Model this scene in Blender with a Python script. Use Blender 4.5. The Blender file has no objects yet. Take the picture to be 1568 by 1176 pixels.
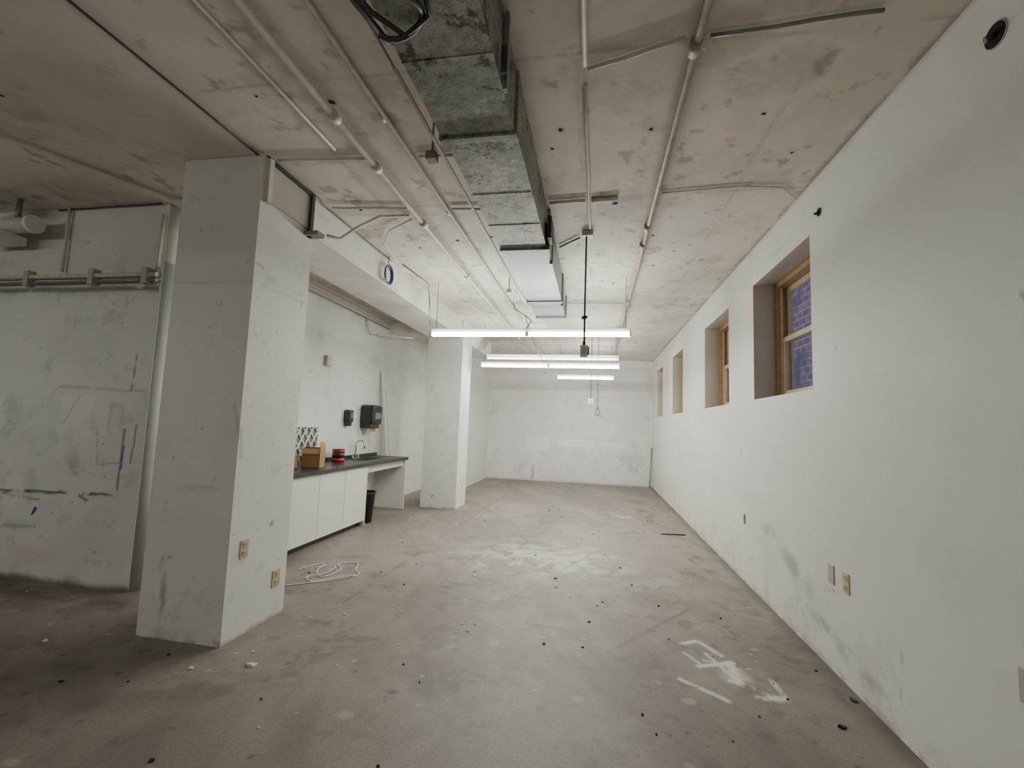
import bpy, bmesh, math, random
import numpy as np
from mathutils import Vector, Matrix
random.seed(7)
H=3.2165; R=1.48; XL=-3.605; YL=3.16; B=12.12
YB=-5.0; XW=-9.0
C0,C1=-2.86,-2.24

# ------------------------------------------------------------------ materials
def newmat(n):
    m=bpy.data.materials.new(n); m.use_nodes=True
    nt=m.node_tree; b=nt.nodes['Principled BSDF']
    return m,nt,b
def N(nt,t,**k):
    n=nt.nodes.new(t)
    for a,v in k.items(): setattr(n,a,v)
    return n
def simple(n,col,rough=0.6,metal=0.0,noise=0.06,scale=8,bump=0.0):
    m,nt,b=newmat(n)
    b.inputs['Roughness'].default_value=rough; b.inputs['Metallic'].default_value=metal
    g=N(nt,'ShaderNodeNewGeometry'); t=N(nt,'ShaderNodeTexNoise'); t.inputs['Scale'].default_value=scale; t.inputs['Detail'].default_value=1.5
    nt.links.new(g.outputs['Position'],t.inputs['Vector'])
    r=N(nt,'ShaderNodeMixRGB'); 
    r.inputs[1].default_value=(*[c*(1-noise) for c in col],1); r.inputs[2].default_value=(*[min(1,c*(1+noise)) for c in col],1)
    nt.links.new(t.outputs[0],r.inputs[0]); nt.links.new(r.outputs[0],b.inputs['Base Color'])
    return m
def emis(n,col,s):
    m,nt,b=newmat(n)
    b.inputs['Base Color'].default_value=(*col,1)
    b.inputs['Emission Color'].default_value=(*col,1); b.inputs['Emission Strength'].default_value=s
    return m
def math_(nt,op,a,b=None,c=None,clamp=False):
    n=N(nt,'ShaderNodeMath',operation=op); n.use_clamp=clamp
    for i,v in enumerate((a,b,c)):
        if v is None: continue
        if isinstance(v,(int,float)): n.inputs[i].default_value=v
        else: nt.links.new(v,n.inputs[i])
    return n.outputs[0]
def mixc(nt,fac,a,b):
    n=N(nt,'ShaderNodeMixRGB')
    for i,v in ((0,fac),(1,a),(2,b)):
        if isinstance(v,(int,float)): n.inputs[i].default_value=v
        elif isinstance(v,tuple): n.inputs[i].default_value=(*v,1)
        else: nt.links.new(v,n.inputs[i])
    return n.outputs[0]
def ramp(nt,v,a,b):
    n=N(nt,'ShaderNodeMapRange'); n.interpolation_type='SMOOTHSTEP'
    n.inputs['From Min'].default_value=a; n.inputs['From Max'].default_value=b
    nt.links.new(v,n.inputs['Value']); return n.outputs[0]
def noise(nt,vec,scale,detail=3,rough=0.55):
    t=N(nt,'ShaderNodeTexNoise'); t.inputs['Scale'].default_value=scale; t.inputs['Detail'].default_value=detail; t.inputs['Roughness'].default_value=rough
    nt.links.new(vec,t.inputs['Vector']); return t
def surfmat(name,rough=0.7,bump=0.12,fine=55,fa=0.10,bs=9):
    """weathered surface with painted shade: colour wear stored per vertex x fine noise node grain + bump"""
    m,nt,b=newmat(name); b.inputs['Roughness'].default_value=rough
    at=N(nt,'ShaderNodeAttribute'); at.attribute_name='wear_shade'
    pos=N(nt,'ShaderNodeNewGeometry').outputs['Position']
    n1=noise(nt,pos,fine,1.5); n2=noise(nt,pos,bs,2.5)
    k=math_(nt,'ADD',math_(nt,'MULTIPLY',n1.outputs[0],2*fa),1-fa)
    v=N(nt,'ShaderNodeVectorMath',operation='SCALE'); nt.links.new(at.outputs['Color'],v.inputs[0]); nt.links.new(k,v.inputs['Scale'])
    nt.links.new(v.outputs[0],b.inputs['Base Color'])
    bp=N(nt,'ShaderNodeBump'); bp.inputs['Strength'].default_value=bump; bp.inputs['Distance'].default_value=0.03
    nt.links.new(n2.outputs[0],bp.inputs['Height']); nt.links.new(bp.outputs[0],b.inputs['Normal'])
    return m
m_plaster=surfmat('painted_plaster',0.6,0.08,60,0.02,4)
m_ceil=surfmat('painted_ceiling',0.7,0.25,40,0.03,3.5)
m_floor=surfmat('concrete_floor',0.55,0.10,70,0.22,7)

# ------------------------------------------------------------------ numpy procedural painted shade and wear
_rng=np.random.RandomState(3); _T=_rng.rand(256,256)
def vn(x,y,seed):
    x=x+seed*17.31+500; y=y+seed*9.73+500
    xi=np.floor(x).astype(int); yi=np.floor(y).astype(int); fx=x-xi; fy=y-yi
    fx=fx*fx*(3-2*fx); fy=fy*fy*(3-2*fy)
    g=lambda a,b:_T[(a+seed*31)%256,(b+seed*57)%256]
    return (g(xi,yi)*(1-fx)+g(xi+1,yi)*fx)*(1-fy)+(g(xi,yi+1)*(1-fx)+g(xi+1,yi+1)*fx)*fy
def fbm(x,y,s,o=4,seed=1,r=0.55):
    t=0;a=1;w=0
    for i in range(o):
        t=t+a*vn(x*s*2**i,y*s*2**i,seed+i); w+=a; a*=r
    return t/w
def ss(v,a,b):
    t=np.clip((v-a)/(b-a),0,1); return t*t*(3-2*t)
class WearShade:
    def __init__(s,U,V,col,var=0.05,seed=1):
        s.U,s.V=U,V; n=fbm(U,V,0.7,4,seed)
        s.C=np.ones(U.shape+(3,))*np.array(col)*(1+(n[...,None]-0.5)*4*var)
        s.Uw=U+(fbm(U,V,8,3,seed+20)-0.5)*0.05; s.Vw=V+(fbm(U,V,8,3,seed+30)-0.5)*0.05
        s.n=fbm(U,V,6,5,seed+40,0.65); s.seed=seed
    def mix(s,m,c): s.C=s.C*(1-m[...,None])+np.array(c)*m[...,None]
    def stains(s,c,amt,scale,lo,hi,seed,o=5): s.mix(ss(fbm(s.U,s.V,scale,o,s.seed+seed,0.62),lo,hi)*amt,c)
    def blob(s,cu,cv,hu,hv,c,amt,ang=0,brk=True):
        dx=s.Uw-cu;dy=s.Vw-cv;ca,sa=math.cos(ang),math.sin(ang)
        q=np.sqrt(((dx*ca+dy*sa)/hu)**2+((dy*ca-dx*sa)/hv)**2); m=1-ss(q,0.3,1.15)
        if brk: m=m*ss(s.n,0.36,0.62)
        s.mix(m*amt,c)
    def rect(s,u0,u1,v0,v1,c,amt,soft=0.02,brk=False):
        m=ss(s.Uw,u0-soft,u0+soft)*(1-ss(s.Uw,u1-soft,u1+soft))*ss(s.Vw,v0-soft,v0+soft)*(1-ss(s.Vw,v1-soft,v1+soft))
        if brk: m=m*ss(s.n,0.38,0.55)
        s.mix(m*amt,c)
    def line(s,p0,p1,w,c,amt,brk=0.45,warp=True):
        p0=np.array(p0,float);p1=np.array(p1,float);d=p1-p0;L=np.hypot(*d);d/=L
        f=0.35 if warp else 0
        X=s.U+(s.Uw-s.U)*f-p0[0];Y=s.V+(s.Vw-s.V)*f-p0[1]
        t=X*d[0]+Y*d[1];q=np.abs(-X*d[1]+Y*d[0]); m=(1-ss(q,w*0.4,w*1.3))*(t>0)*(t<L)
        if brk: m=m*ss(s.n,brk-0.08,brk+0.08)
        s.mix(m*amt,c)
    def specks(s,n,u0,u1,v0,v1,r0,r1,cols,amt,seed):
        rg=np.random.RandomState(seed)
        for _ in range(n):
            a,b=rg.uniform(u0,u1),rg.uniform(v0,v1); r=rg.uniform(r0,r1)
            e=rg.uniform(0.5,1)
            msk=(np.abs(s.U-a)<r*2)&(np.abs(s.V-b)<r*2)
            if not msk.any(): continue
            q=np.hypot(s.U[msk]-a,(s.V[msk]-b)/e)/r; m=(1-ss(q,0.5,1.2))*amt*rg.uniform(0.4,1)
            c=np.array(cols[rg.randint(len(cols))]); s.C[msk]=s.C[msk]*(1-m[:,None])+c*m[:,None]
dk=(0.13,0.12,0.11); gy=(0.38,0.38,0.36); wh=(0.83,0.83,0.79); fd=(0.085,0.075,0.063)

class Grid:
    def __init__(s,name,mat): s.n=name; s.V=[];s.C=[];s.F=[];s.k=0;s.mat=mat
    def add(s,us,vs,fn,wear_shade,skip=None,flip=False):
        us=np.array(us);vs=np.array(vs); U,V=np.meshgrid(us,vs,indexing='ij'); P=fn(U,V)
        C=wear_shade(U,V); nu,nv=U.shape
        s.V.append(P.reshape(-1,3)); s.C.append(np.clip(C,0.01,0.9).reshape(-1,3))
        I=(np.arange(nu*nv).reshape(nu,nv)+s.k); a=I[:-1,:-1];b=I[1:,:-1];c=I[1:,1:];d=I[:-1,1:]
        F=np.stack([a,b,c,d] if not flip else [a,d,c,b],-1)
        if skip is not None:
            um=(us[:-1]+us[1:])/2; vm=(vs[:-1]+vs[1:])/2; Um,Vm=np.meshgrid(um,vm,indexing='ij'); F=F[~skip(Um,Vm)]
        s.F.append(F.reshape(-1,4)); s.k+=nu*nv
    def box(s,x0,x1,y0,y1,z0,z1,col,faces='xXyYzZ'):
        v=np.array([(x,y,z) for z in (z0,z1) for y in (y0,y1) for x in (x0,x1)],float)
        fs={'z':(0,2,3,1),'Z':(4,5,7,6),'y':(0,1,5,4),'X':(1,3,7,5),'Y':(3,2,6,7),'x':(2,0,4,6)}
        s.V.append(v); s.C.append(np.tile(np.array(col,float),(8,1))); s.F.append(np.array([fs[k] for k in faces])+s.k); s.k+=8
    def done(s):
        V=np.concatenate(s.V);C=np.concatenate(s.C);F=np.concatenate(s.F)
        lo=V.min(0);hi=V.max(0);c=(lo+hi)/2; V=V-c
        me=bpy.data.meshes.new(s.n); me.vertices.add(len(V)); me.vertices.foreach_set('co',V.astype(np.float32).ravel())
        me.loops.add(len(F)*4); me.loops.foreach_set('vertex_index',F.astype(np.int32).ravel())
        me.polygons.add(len(F)); me.polygons.foreach_set('loop_start',(np.arange(len(F))*4).astype(np.int32)); me.polygons.foreach_set('loop_total',np.full(len(F),4,np.int32))
        me.update(calc_edges=True); me.validate()
        at=me.color_attributes.new('wear_shade','FLOAT_COLOR','POINT'); at.data.foreach_set('color',np.concatenate([C,np.ones((len(C),1))],1).astype(np.float32).ravel())
        me.materials.append(s.mat); o=bpy.data.objects.new(s.n,me); o.location=c; bpy.context.collection.objects.link(o); return o
def axis(segs,force=()):
    out=[]
    for a,b,st in segs: out+=list(np.linspace(a,b,max(2,int((b-a)/st)+1)))
    out+=list(force); out=sorted(set(round(float(v),5) for v in out)); return out
ax_xz=lambda y:(lambda U,V:np.stack([U,np.full_like(U,y),V],-1))
ax_yz=lambda x:(lambda U,V:np.stack([np.full_like(U,x),U,V],-1))
ax_xy=lambda z:(lambda U,V:np.stack([U,V,np.full_like(U,z)],-1))

# ---- floor
def w_floor(U,V):
    w=WearShade(U,V,(0.180,0.157,0.132),0.08,1)
    w.stains((0.29,0.263,0.226),0.45,0.8,0.48,0.68,3); w.stains((0.095,0.08,0.065),0.50,1.3,0.51,0.69,5); w.stains((0.25,0.23,0.20),0.4,4,0.52,0.66,9); w.stains((0.07,0.06,0.05),0.5,7,0.58,0.73,12)
    far=ss(V,3.4,5.4); w.mix(far*0.36,(0.29,0.27,0.235))  # floor painted lighter where the strip lights fall
    near=1-ss(V,1.2,3.8); w.mix(near*0.35,(0.110,0.090,0.073))  # dim foreground away from the strips painted in
    sw=fbm(U*0.9+V*0.35,V*0.25-U*0.1,2.2,4,60); w.mix(ss(sw,0.52,0.68)*0.26,(0.32,0.295,0.255)); w.mix((1-ss(sw,0.34,0.44))*0.32,(0.105,0.09,0.075))
    for (a,b,h1,h2,an,c,s) in [(-1.07,3.8,0.30,0.045,-0.35,fd,0.95),(-1.25,3.98,0.14,0.035,-0.3,fd,0.9),(-0.15,3.0,0.14,0.02,0.1,fd,0.85),(-1.9,4.9,0.3,0.1,0.6,fd,0.5),
          (1.15,5.6,0.09,0.65,0.15,fd,0.9),(1.0,4.9,0.14,0.3,0.2,fd,0.75),(0.9,8.2,0.16,0.8,0.1,fd,0.8),(0.55,7.9,0.3,0.14,0,(0.5,0.48,0.45),0.7),(0.95,9.6,0.25,0.5,0,fd,0.7),(0.6,6.6,0.2,0.3,0,fd,0.5),(-0.6,7.0,0.3,0.15,0.4,fd,0.35),(-1.7,6.2,0.25,0.1,0.2,fd,0.4),
          (-4.2,3.0,0.9,0.14,0,fd,0.85),(-3.5,2.9,0.25,0.12,0,fd,0.9),(-0.5,5.1,1.2,0.9,0,(0.43,0.405,0.36),0.95),(0.6,4.6,0.6,0.2,0.5,(0.36,0.34,0.31),0.5),(1.38,2.95,0.05,0.14,0,fd,0.8),(-1.5,7.2,0.5,0.3,0,(0.36,0.34,0.31),0.5),(-2.4,4.3,0.5,0.25,0.3,(0.30,0.28,0.26),0.5),(-2.0,2.2,0.6,0.2,0.5,fd,0.4),(0.5,2.4,0.5,0.15,0.3,fd,0.4),(-0.8,2.5,0.35,0.12,-0.2,fd,0.35),  # the wide pale blob is the light pool under the strip, painted in
          (0.8,3.05,0.38,0.38,0,(0.27,0.25,0.22),0.5),(-2.6,2.3,0.7,0.25,0.2,fd,0.4)]:
        w.blob(a,b,h1,h2,c,s,an)
    # smeared chalk
    ch=(0.66,0.65,0.60)
    for p0,p1,wd_,am in [((0.55,3.34),(0.73,3.47),0.020,0.8),((0.73,3.47),(0.85,3.27),0.020,0.8),((0.65,3.10),(0.90,3.21),0.022,0.9),((0.60,3.28),(0.68,3.13),0.014,0.6),((0.87,3.22),(0.85,2.87),0.030,0.9),((0.515,2.93),(0.83,2.69),0.020,0.8),((0.83,2.69),(0.97,2.72),0.016,0.6),((0.88,2.82),(1.07,2.86),0.026,0.9),((1.07,2.86),(1.05,3.07),0.018,0.7),((0.80,2.98),(0.93,2.92),0.022,0.8),((0.74,3.30),(0.84,3.02),0.016,0.7),((0.70,3.2),(0.92,3.12),0.012,0.6)]:
        w.line(p0,p1,wd_,ch,am,0.43)
    w.blob(0.86,3.02,0.10,0.14,ch,0.5); w.blob(0.98,2.84,0.10,0.05,ch,0.5)
    w.line((0.825,4.09),(0.115,3.13),0.022,fd,0.65,0.40); w.line((0.825,4.09),(1.40,3.9),0.015,fd,0.4,0.45); w.line((-1.75,9.5),(-1.9,3.4),0.02,fd,0.4,0.46); w.line((-0.9,3.3),(0.2,5.9),0.012,fd,0.4,0.48)
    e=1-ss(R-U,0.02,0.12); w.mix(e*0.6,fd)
    w.specks(620,-4.5,1.45,1.3,9,0.006,0.018,[(0.04,0.035,0.03),(0.04,0.035,0.03),(0.5,0.48,0.45)],0.9,4)
    w.specks(110,-4.5,1.45,1.5,9,0.02,0.05,[(0.06,0.05,0.042),(0.38,0.36,0.33)],0.6,5)
    return w.C
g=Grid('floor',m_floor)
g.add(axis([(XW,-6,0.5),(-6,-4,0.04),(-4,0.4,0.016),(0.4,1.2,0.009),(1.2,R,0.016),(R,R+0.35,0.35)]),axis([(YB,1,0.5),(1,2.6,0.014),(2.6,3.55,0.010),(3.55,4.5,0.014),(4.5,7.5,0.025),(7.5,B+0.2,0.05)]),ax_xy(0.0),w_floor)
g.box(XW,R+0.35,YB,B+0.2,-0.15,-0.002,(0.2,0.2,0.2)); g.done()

# ---- ceiling
ANCH=[(-0.23,2.6,0.014),(-0.3,2.78,0.01),(0.13,3.55,0.02),(0.5,4.2,0.014),(-1.5,2.2,0.016),(-1.35,4.15,0.018),(-1.0,4.1,0.015),(-2.9,1.6,0.01),(-3.6,1.9,0.014),(0.18,1.75,0.014),(-2.0,3.45,0.016),(-1.8,4.3,0.015),(0.6,5.0,0.014),(0.2,5.6,0.016),(-0.1,6.4,0.016),(0.9,2.6,0.01),(0.75,4.6,0.01),(-1.9,2.1,0.008),(-3.4,1.9,0.01),(1.2,3.0,0.01),(0.30,2.66,0.012)]
br=(0.36,0.29,0.22)
def w_ceil(U,V):
    w=WearShade(U,V,(0.71,0.68,0.595),0.05,7)
    w.stains((0.52,0.485,0.415),0.45,0.9,0.50,0.70,3); w.stains((0.41,0.38,0.325),0.42,3.2,0.57,0.72,6); w.stains((0.80,0.775,0.70),0.3,1.5,0.52,0.62,8); w.stains((0.22,0.195,0.165),0.55,8,0.65,0.75,11)
    for (a,b,h1,h2,an,c,s) in [(-1.7,2.72,0.7,0.08,0,gy,0.8),(-2.0,3.5,0.5,0.10,0.1,gy,0.55),(0.2,3.48,0.35,0.06,0,gy,0.8),(-0.15,2.12,0.08,0.14,0,br,0.5),(0.2,2.03,0.6,0.04,0,gy,0.6),(-1.5,2.35,0.08,0.22,0,br,0.4),(-1.1,3.3,0.3,0.2,0,gy,0.35),(-3.6,2.2,0.5,0.2,0.2,br,0.3),(-3.2,1.6,0.9,0.1,0.5,gy,0.3),(-4.4,2.9,0.9,0.3,0,br,0.4),(0.32,1.65,0.06,0.04,0,br,0.9),(1.2,1.8,0.4,0.05,0.1,gy,0.4),(-1.2,5.0,0.5,0.2,0,gy,0.35),(0.5,6.3,0.6,0.2,0,gy,0.35),(-2.7,2.2,0.25,0.06,0.3,br,0.3),(0.9,4.2,0.25,0.12,0.4,br,0.25)]:
        w.blob(a,b,h1,h2,c,s,an)
    for y in (2.03,3.42,4.85,6.3,7.75,9.2,10.6): w.line((-2.2,y),(1.48,y+0.03),0.010,(0.34,0.32,0.28),0.55,0.40)
    for x in (-1.75,-0.1,0.42,1.0): w.line((x-0.02,0),(x,11.9),0.012,(0.42,0.39,0.34),0.4,0.46)
    for x in (-1.75,-1.5,-1.25,-0.86,0.42): w.mix((1-ss(np.abs(w.Uw-x),0.02,0.07))*0.20,(0.3,0.28,0.25))  # dark outlines of shade along the pipes, painted in
    w.mix((1-ss(np.abs(w.Uw+0.61),0.19,0.28))*0.4,(0.26,0.245,0.22))  # shade beside the duct painted into the ceiling colour
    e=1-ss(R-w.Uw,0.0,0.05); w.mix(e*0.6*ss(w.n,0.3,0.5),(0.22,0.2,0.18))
    w.line((-6.5,2.1),(-3.2,1.55),0.05,gy,0.25,0.3); w.line((-6,2.95),(-3.1,2.6),0.03,gy,0.25,0.3); w.line((-3.12,0.5),(-3.1,2.6),0.03,gy,0.4,0.3)
    for (a,b,r) in ANCH:
        q=np.hypot(U-a,V-b)/r; w.mix((1-ss(q,1,2.4))*0.5,(0.3,0.27,0.24))
    w.specks(100,-5,1.45,1.3,9,0.008,0.018,[(0.2,0.18,0.16),(0.78,0.76,0.7)],0.8,8); w.specks(40,-5,1.45,1.3,9,0.03,0.07,[(0.8,0.78,0.72),(0.46,0.42,0.36)],0.5,9)
    return w.C
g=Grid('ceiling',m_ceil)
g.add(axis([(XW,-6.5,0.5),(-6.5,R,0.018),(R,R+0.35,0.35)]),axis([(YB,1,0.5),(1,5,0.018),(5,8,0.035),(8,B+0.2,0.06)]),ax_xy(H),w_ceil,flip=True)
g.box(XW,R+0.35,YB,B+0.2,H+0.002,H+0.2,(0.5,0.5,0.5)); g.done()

# ---- walls
WALL=(0.75,0.75,0.71)
WN=[(3.44,4.61),(5.42,6.55),(8.12,9.14),(10.41,11.32)]; Z0,Z1=1.755,2.85; T=0.35
def w_right(U,V):
    w=WearShade(U,V,WALL,0.02,11); w.stains((0.66,0.66,0.62),0.3,1.0,0.50,0.70,3); w.stains(wh,0.2,1.4,0.50,0.62,5,3)
    low=(1-ss(V,0.0,0.7))
    w.mix(low*ss(fbm(U,V,5,5,91,0.65),0.53,0.67)*0.32,(0.43,0.42,0.39))
    for (a,b,h1,h2,an,c,s) in [(3.75,0.44,0.35,0.11,0.3,gy,0.85),(3.2,0.20,0.5,0.06,0.15,gy,0.75),(4.3,0.62,0.2,0.07,0,gy,0.6),(2.95,0.12,0.22,0.05,0,dk,0.45),(5.9,1.1,0.03,0.02,0,dk,0.8),(7.4,1.35,0.03,0.03,0,dk,0.7),(5.0,1.25,0.02,0.02,0,dk,0.8),(4.0,2.95,0.3,0.04,0,gy,0.3),(2.2,0.9,0.3,0.2,0.4,gy,0.12)]: w.blob(a,b,h1,h2,c,s,an)
    w.rect(6.0,7.2,1.15,1.55,wh,0.4,0.05); w.rect(4.2,4.7,0.9,1.3,wh,0.25,0.05)
    w.line((2.6,0.42),(2.62,0.18),0.008,gy,0.6,0.4); w.line((3.35,0.45),(3.2,0.5),0.008,gy,0.6,0.3)
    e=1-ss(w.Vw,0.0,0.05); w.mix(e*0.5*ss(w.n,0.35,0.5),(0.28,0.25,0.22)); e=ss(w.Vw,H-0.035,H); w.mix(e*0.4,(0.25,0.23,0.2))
    w.specks(36,1.2,10,0.2,3.1,0.006,0.012,[dk,(0.5,0.5,0.48)],0.8,21); return w.C
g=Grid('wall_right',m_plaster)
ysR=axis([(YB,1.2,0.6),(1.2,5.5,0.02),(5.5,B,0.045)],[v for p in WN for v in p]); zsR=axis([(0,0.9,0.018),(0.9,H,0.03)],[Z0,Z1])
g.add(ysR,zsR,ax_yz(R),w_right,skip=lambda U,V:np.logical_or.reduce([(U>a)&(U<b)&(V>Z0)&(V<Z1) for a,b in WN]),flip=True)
wc=WALL; rc=(0.60,0.56,0.45); yy=[YB]+[v for p in WN for v in p]+[B]
g.box(R+0.001,R+T,YB,B,0,Z0,rc,'XyYzZ'); g.box(R+0.001,R+T,YB,B,Z1,H,rc,'XyYzZ')
for i in range(0,len(yy),2): g.box(R+0.001,R+T,yy[i],yy[i+1],Z0,Z1,rc,'XyY')
g.done()
def w_back(U,V):
    w=WearShade(U,V,(0.66,0.67,0.655),0.025,13); w.stains(wh,0.25,1.3,0.5,0.62,5,3); w.stains(gy,0.22,3,0.6,0.72,6)
    w.rect(-0.9,0.05,0.93,1.12,wh,0.9); w.rect(-1.75,-1.15,0.8,1.15,wh,0.6); w.rect(0.05,0.75,0.98,1.08,wh,0.6)
    w.blob(-1.57,0.22,0.05,0.26,gy,1.0,0,False); w.blob(0.95,0.55,0.45,0.4,gy,0.5); w.rect(-2.8,1.4,2.28,2.42,wh,0.4,0.04); w.line((-2.8,2.45),(1.45,2.45),0.02,gy,0.4,0.4)
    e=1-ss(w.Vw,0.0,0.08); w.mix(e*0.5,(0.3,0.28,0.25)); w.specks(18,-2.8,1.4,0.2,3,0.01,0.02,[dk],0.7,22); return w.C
g=Grid('wall_back',m_plaster); g.add(axis([(XL,R+0.35,0.035)]),axis([(0,H,0.035)]),ax_xz(B),w_back); g.box(XL,R+0.35,B+0.002,B+0.2,0,H,wc); g.done()
def w_left(U,V):
    w=WearShade(U,V,(0.71,0.71,0.665),0.03,15); w.stains(wh,0.3,1.6,0.5,0.62,5,3); w.stains((0.58,0.58,0.55),0.35,1.3,0.50,0.70,6); w.stains(gy,0.30,6,0.61,0.71,8)
    w.line((-5.6,0.70),(-3.80,0.745),0.014,dk,1.0,0.40); w.line((-5.0,0.69),(-4.6,0.66),0.008,dk,0.7,0.4); w.line((-4.2,0.72),(-4.1,0.68),0.013,dk,0.9,0.2)
    w.line((-3.77,1.92),(-3.785,1.60),0.009,dk,0.95,0.34); w.line((-3.70,1.33),(-3.72,1.0),0.009,dk,0.85,0.38); w.line((-3.81,1.28),(-3.82,0.76),0.010,dk,0.9,0.38); w.line((-3.80,1.15),(-3.81,0.95),0.011,(0.05,0.1,0.4),0.9,0.3)
    w.line((-4.55,1.62),(-3.65,1.60),0.011,(0.50,0.38,0.34),0.7,0.40)
    w.rect(-3.98,-3.84,1.27,1.50,(0.50,0.50,0.48),0.85,0.012); w.rect(-3.955,-3.865,1.25,1.45,(0.68,0.68,0.65),0.8,0.02); w.rect(-4.5,-4.15,1.2,1.55,wh,0.4,0.03); w.line((-4.05,0.98),(-3.8,1.0),0.008,gy,0.7,0.3); w.line((-4.05,0.98),(-4.08,1.25),0.008,gy,0.7,0.3)
    w.line((-4.45,1.3),(-4.3,1.55),0.012,(0.55,0.5,0.38),0.6,0.3)
    w.rect(-6,-3.62,2.42,2.52,gy,0.40,0.04,True); w.rect(-6,-3.62,2.62,H,(0.54,0.52,0.46),0.5,0.03); w.line((-6,2.48),(-3.62,2.47),0.025,(0.2,0.19,0.17),0.9,0.3)  # shadow under the conduits painted in; darker tone above them
    w.blob(-4.7,0.2,0.35,0.08,(0.66,0.55,0.56),0.6); w.blob(-5.0,0.45,0.5,0.08,(0.50,0.50,0.54),0.6); w.blob(-4.2,0.9,0.25,0.1,gy,0.45); w.blob(-4.3,1.0,0.1,0.15,gy,0.45); w.blob(-4.0,0.45,0.15,0.25,(0.58,0.58,0.58),0.5); w.blob(-4.8,1.3,0.4,0.3,(0.56,0.56,0.54),0.5)
    w.line((-4.95,0.42),(-4.6,0.44),0.013,gy,0.8,0.35)
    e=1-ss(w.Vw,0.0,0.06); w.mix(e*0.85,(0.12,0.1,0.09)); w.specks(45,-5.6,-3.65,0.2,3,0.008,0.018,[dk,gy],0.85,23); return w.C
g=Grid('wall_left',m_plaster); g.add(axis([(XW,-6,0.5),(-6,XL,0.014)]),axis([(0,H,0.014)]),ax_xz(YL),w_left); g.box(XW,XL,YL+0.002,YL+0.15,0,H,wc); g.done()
def w_kit(U,V):
    w=WearShade(U,V,(0.72,0.725,0.69),0.025,17); w.stains(wh,0.2,1.6,0.5,0.62,5,3); w.stains(gy,0.18,4,0.6,0.72,6); w.rect(3,9.6,2.88,3.2,(0.58,0.565,0.52),0.4,0.03,True); w.blob(5.3,0.95,0.3,0.1,gy,0.4); w.line((6.95,1.3),(6.98,0.9),0.012,gy,0.6,0.3); w.blob(7.0,2.4,0.3,0.12,gy,0.3)
    w.specks(45,3.3,9.5,0.9,3,0.008,0.018,[dk],0.8,25); return w.C
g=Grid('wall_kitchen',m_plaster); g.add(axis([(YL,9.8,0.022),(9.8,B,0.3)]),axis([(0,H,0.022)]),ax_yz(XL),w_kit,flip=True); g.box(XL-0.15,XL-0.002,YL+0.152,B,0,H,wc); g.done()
g=Grid('wall_jog',m_plaster); g.add(axis([(9.75,B,0.04)]),axis([(0,H,0.04)]),ax_yz(-2.82),lambda U,V:w_kit(U-8,V),flip=True); g.box(XL+0.001,-2.822,9.75,B-0.002,0,H,wc,'XyxY'); g.done()
g=Grid('wall_rear',m_plaster); g.box(XW,R+0.35,YB-0.2,YB,0,H,wc); g.done()
g=Grid('wall_far_left',m_plaster); g.box(XW-0.2,XW,YB,YL,0,H,wc); g.done()

# ---- columns & beams
def w_col(sd):
    def f(U,V):
        w=WearShade(U,V,(0.76,0.76,0.725),0.02,sd); w.stains((0.66,0.66,0.63),0.3,1.4,0.5,0.68,4); w.stains(wh,0.15,2.0,0.5,0.62,6,3); w.stains(gy,0.22,9,0.65,0.73,7)
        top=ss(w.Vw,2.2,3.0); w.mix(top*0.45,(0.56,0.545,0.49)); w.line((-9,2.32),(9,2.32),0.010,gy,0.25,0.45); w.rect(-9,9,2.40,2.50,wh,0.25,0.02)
        w.specks(24,U.min(),U.max(),0.05,2.8,0.006,0.011,[dk,gy],0.9,sd)
        if sd==31:
            w.blob(-2.69,0.27,0.03,0.18,gy,0.8,0,False); w.blob(-2.72,0.45,0.035,0.06,gy,0.7); w.blob(-2.5,0.95,0.2,0.03,gy,0.35); w.line((-2.3,1.5),(-2.24,1.3),0.01,gy,0.5,0.3); w.blob(-2.6,0.05,0.25,0.05,gy,0.5)
        if sd==32:
            w.blob(2.97,0.68,0.035,0.02,dk,0.8,0.7); w.blob(2.95,1.05,0.1,0.06,gy,0.35); w.line((2.6,1.35),(2.62,1.15),0.02,gy,0.5,0.3); w.line((2.6,2.45),(2.68,2.43),0.01,dk,0.5,0.1)
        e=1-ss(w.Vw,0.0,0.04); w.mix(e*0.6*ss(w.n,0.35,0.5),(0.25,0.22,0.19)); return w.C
    return f
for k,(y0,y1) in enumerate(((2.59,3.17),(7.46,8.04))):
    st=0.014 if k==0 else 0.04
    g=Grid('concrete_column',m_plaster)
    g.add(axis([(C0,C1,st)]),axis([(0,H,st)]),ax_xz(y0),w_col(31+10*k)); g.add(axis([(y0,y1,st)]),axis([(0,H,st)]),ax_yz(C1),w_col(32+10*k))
    g.add(axis([(C0,C1,0.1)]),axis([(0,H,0.1)]),ax_xz(y1),w_col(33),flip=True); g.add(axis([(y0,y1,0.1)]),axis([(0,H,0.1)]),ax_yz(C0),w_col(34),flip=True); g.done()
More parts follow.
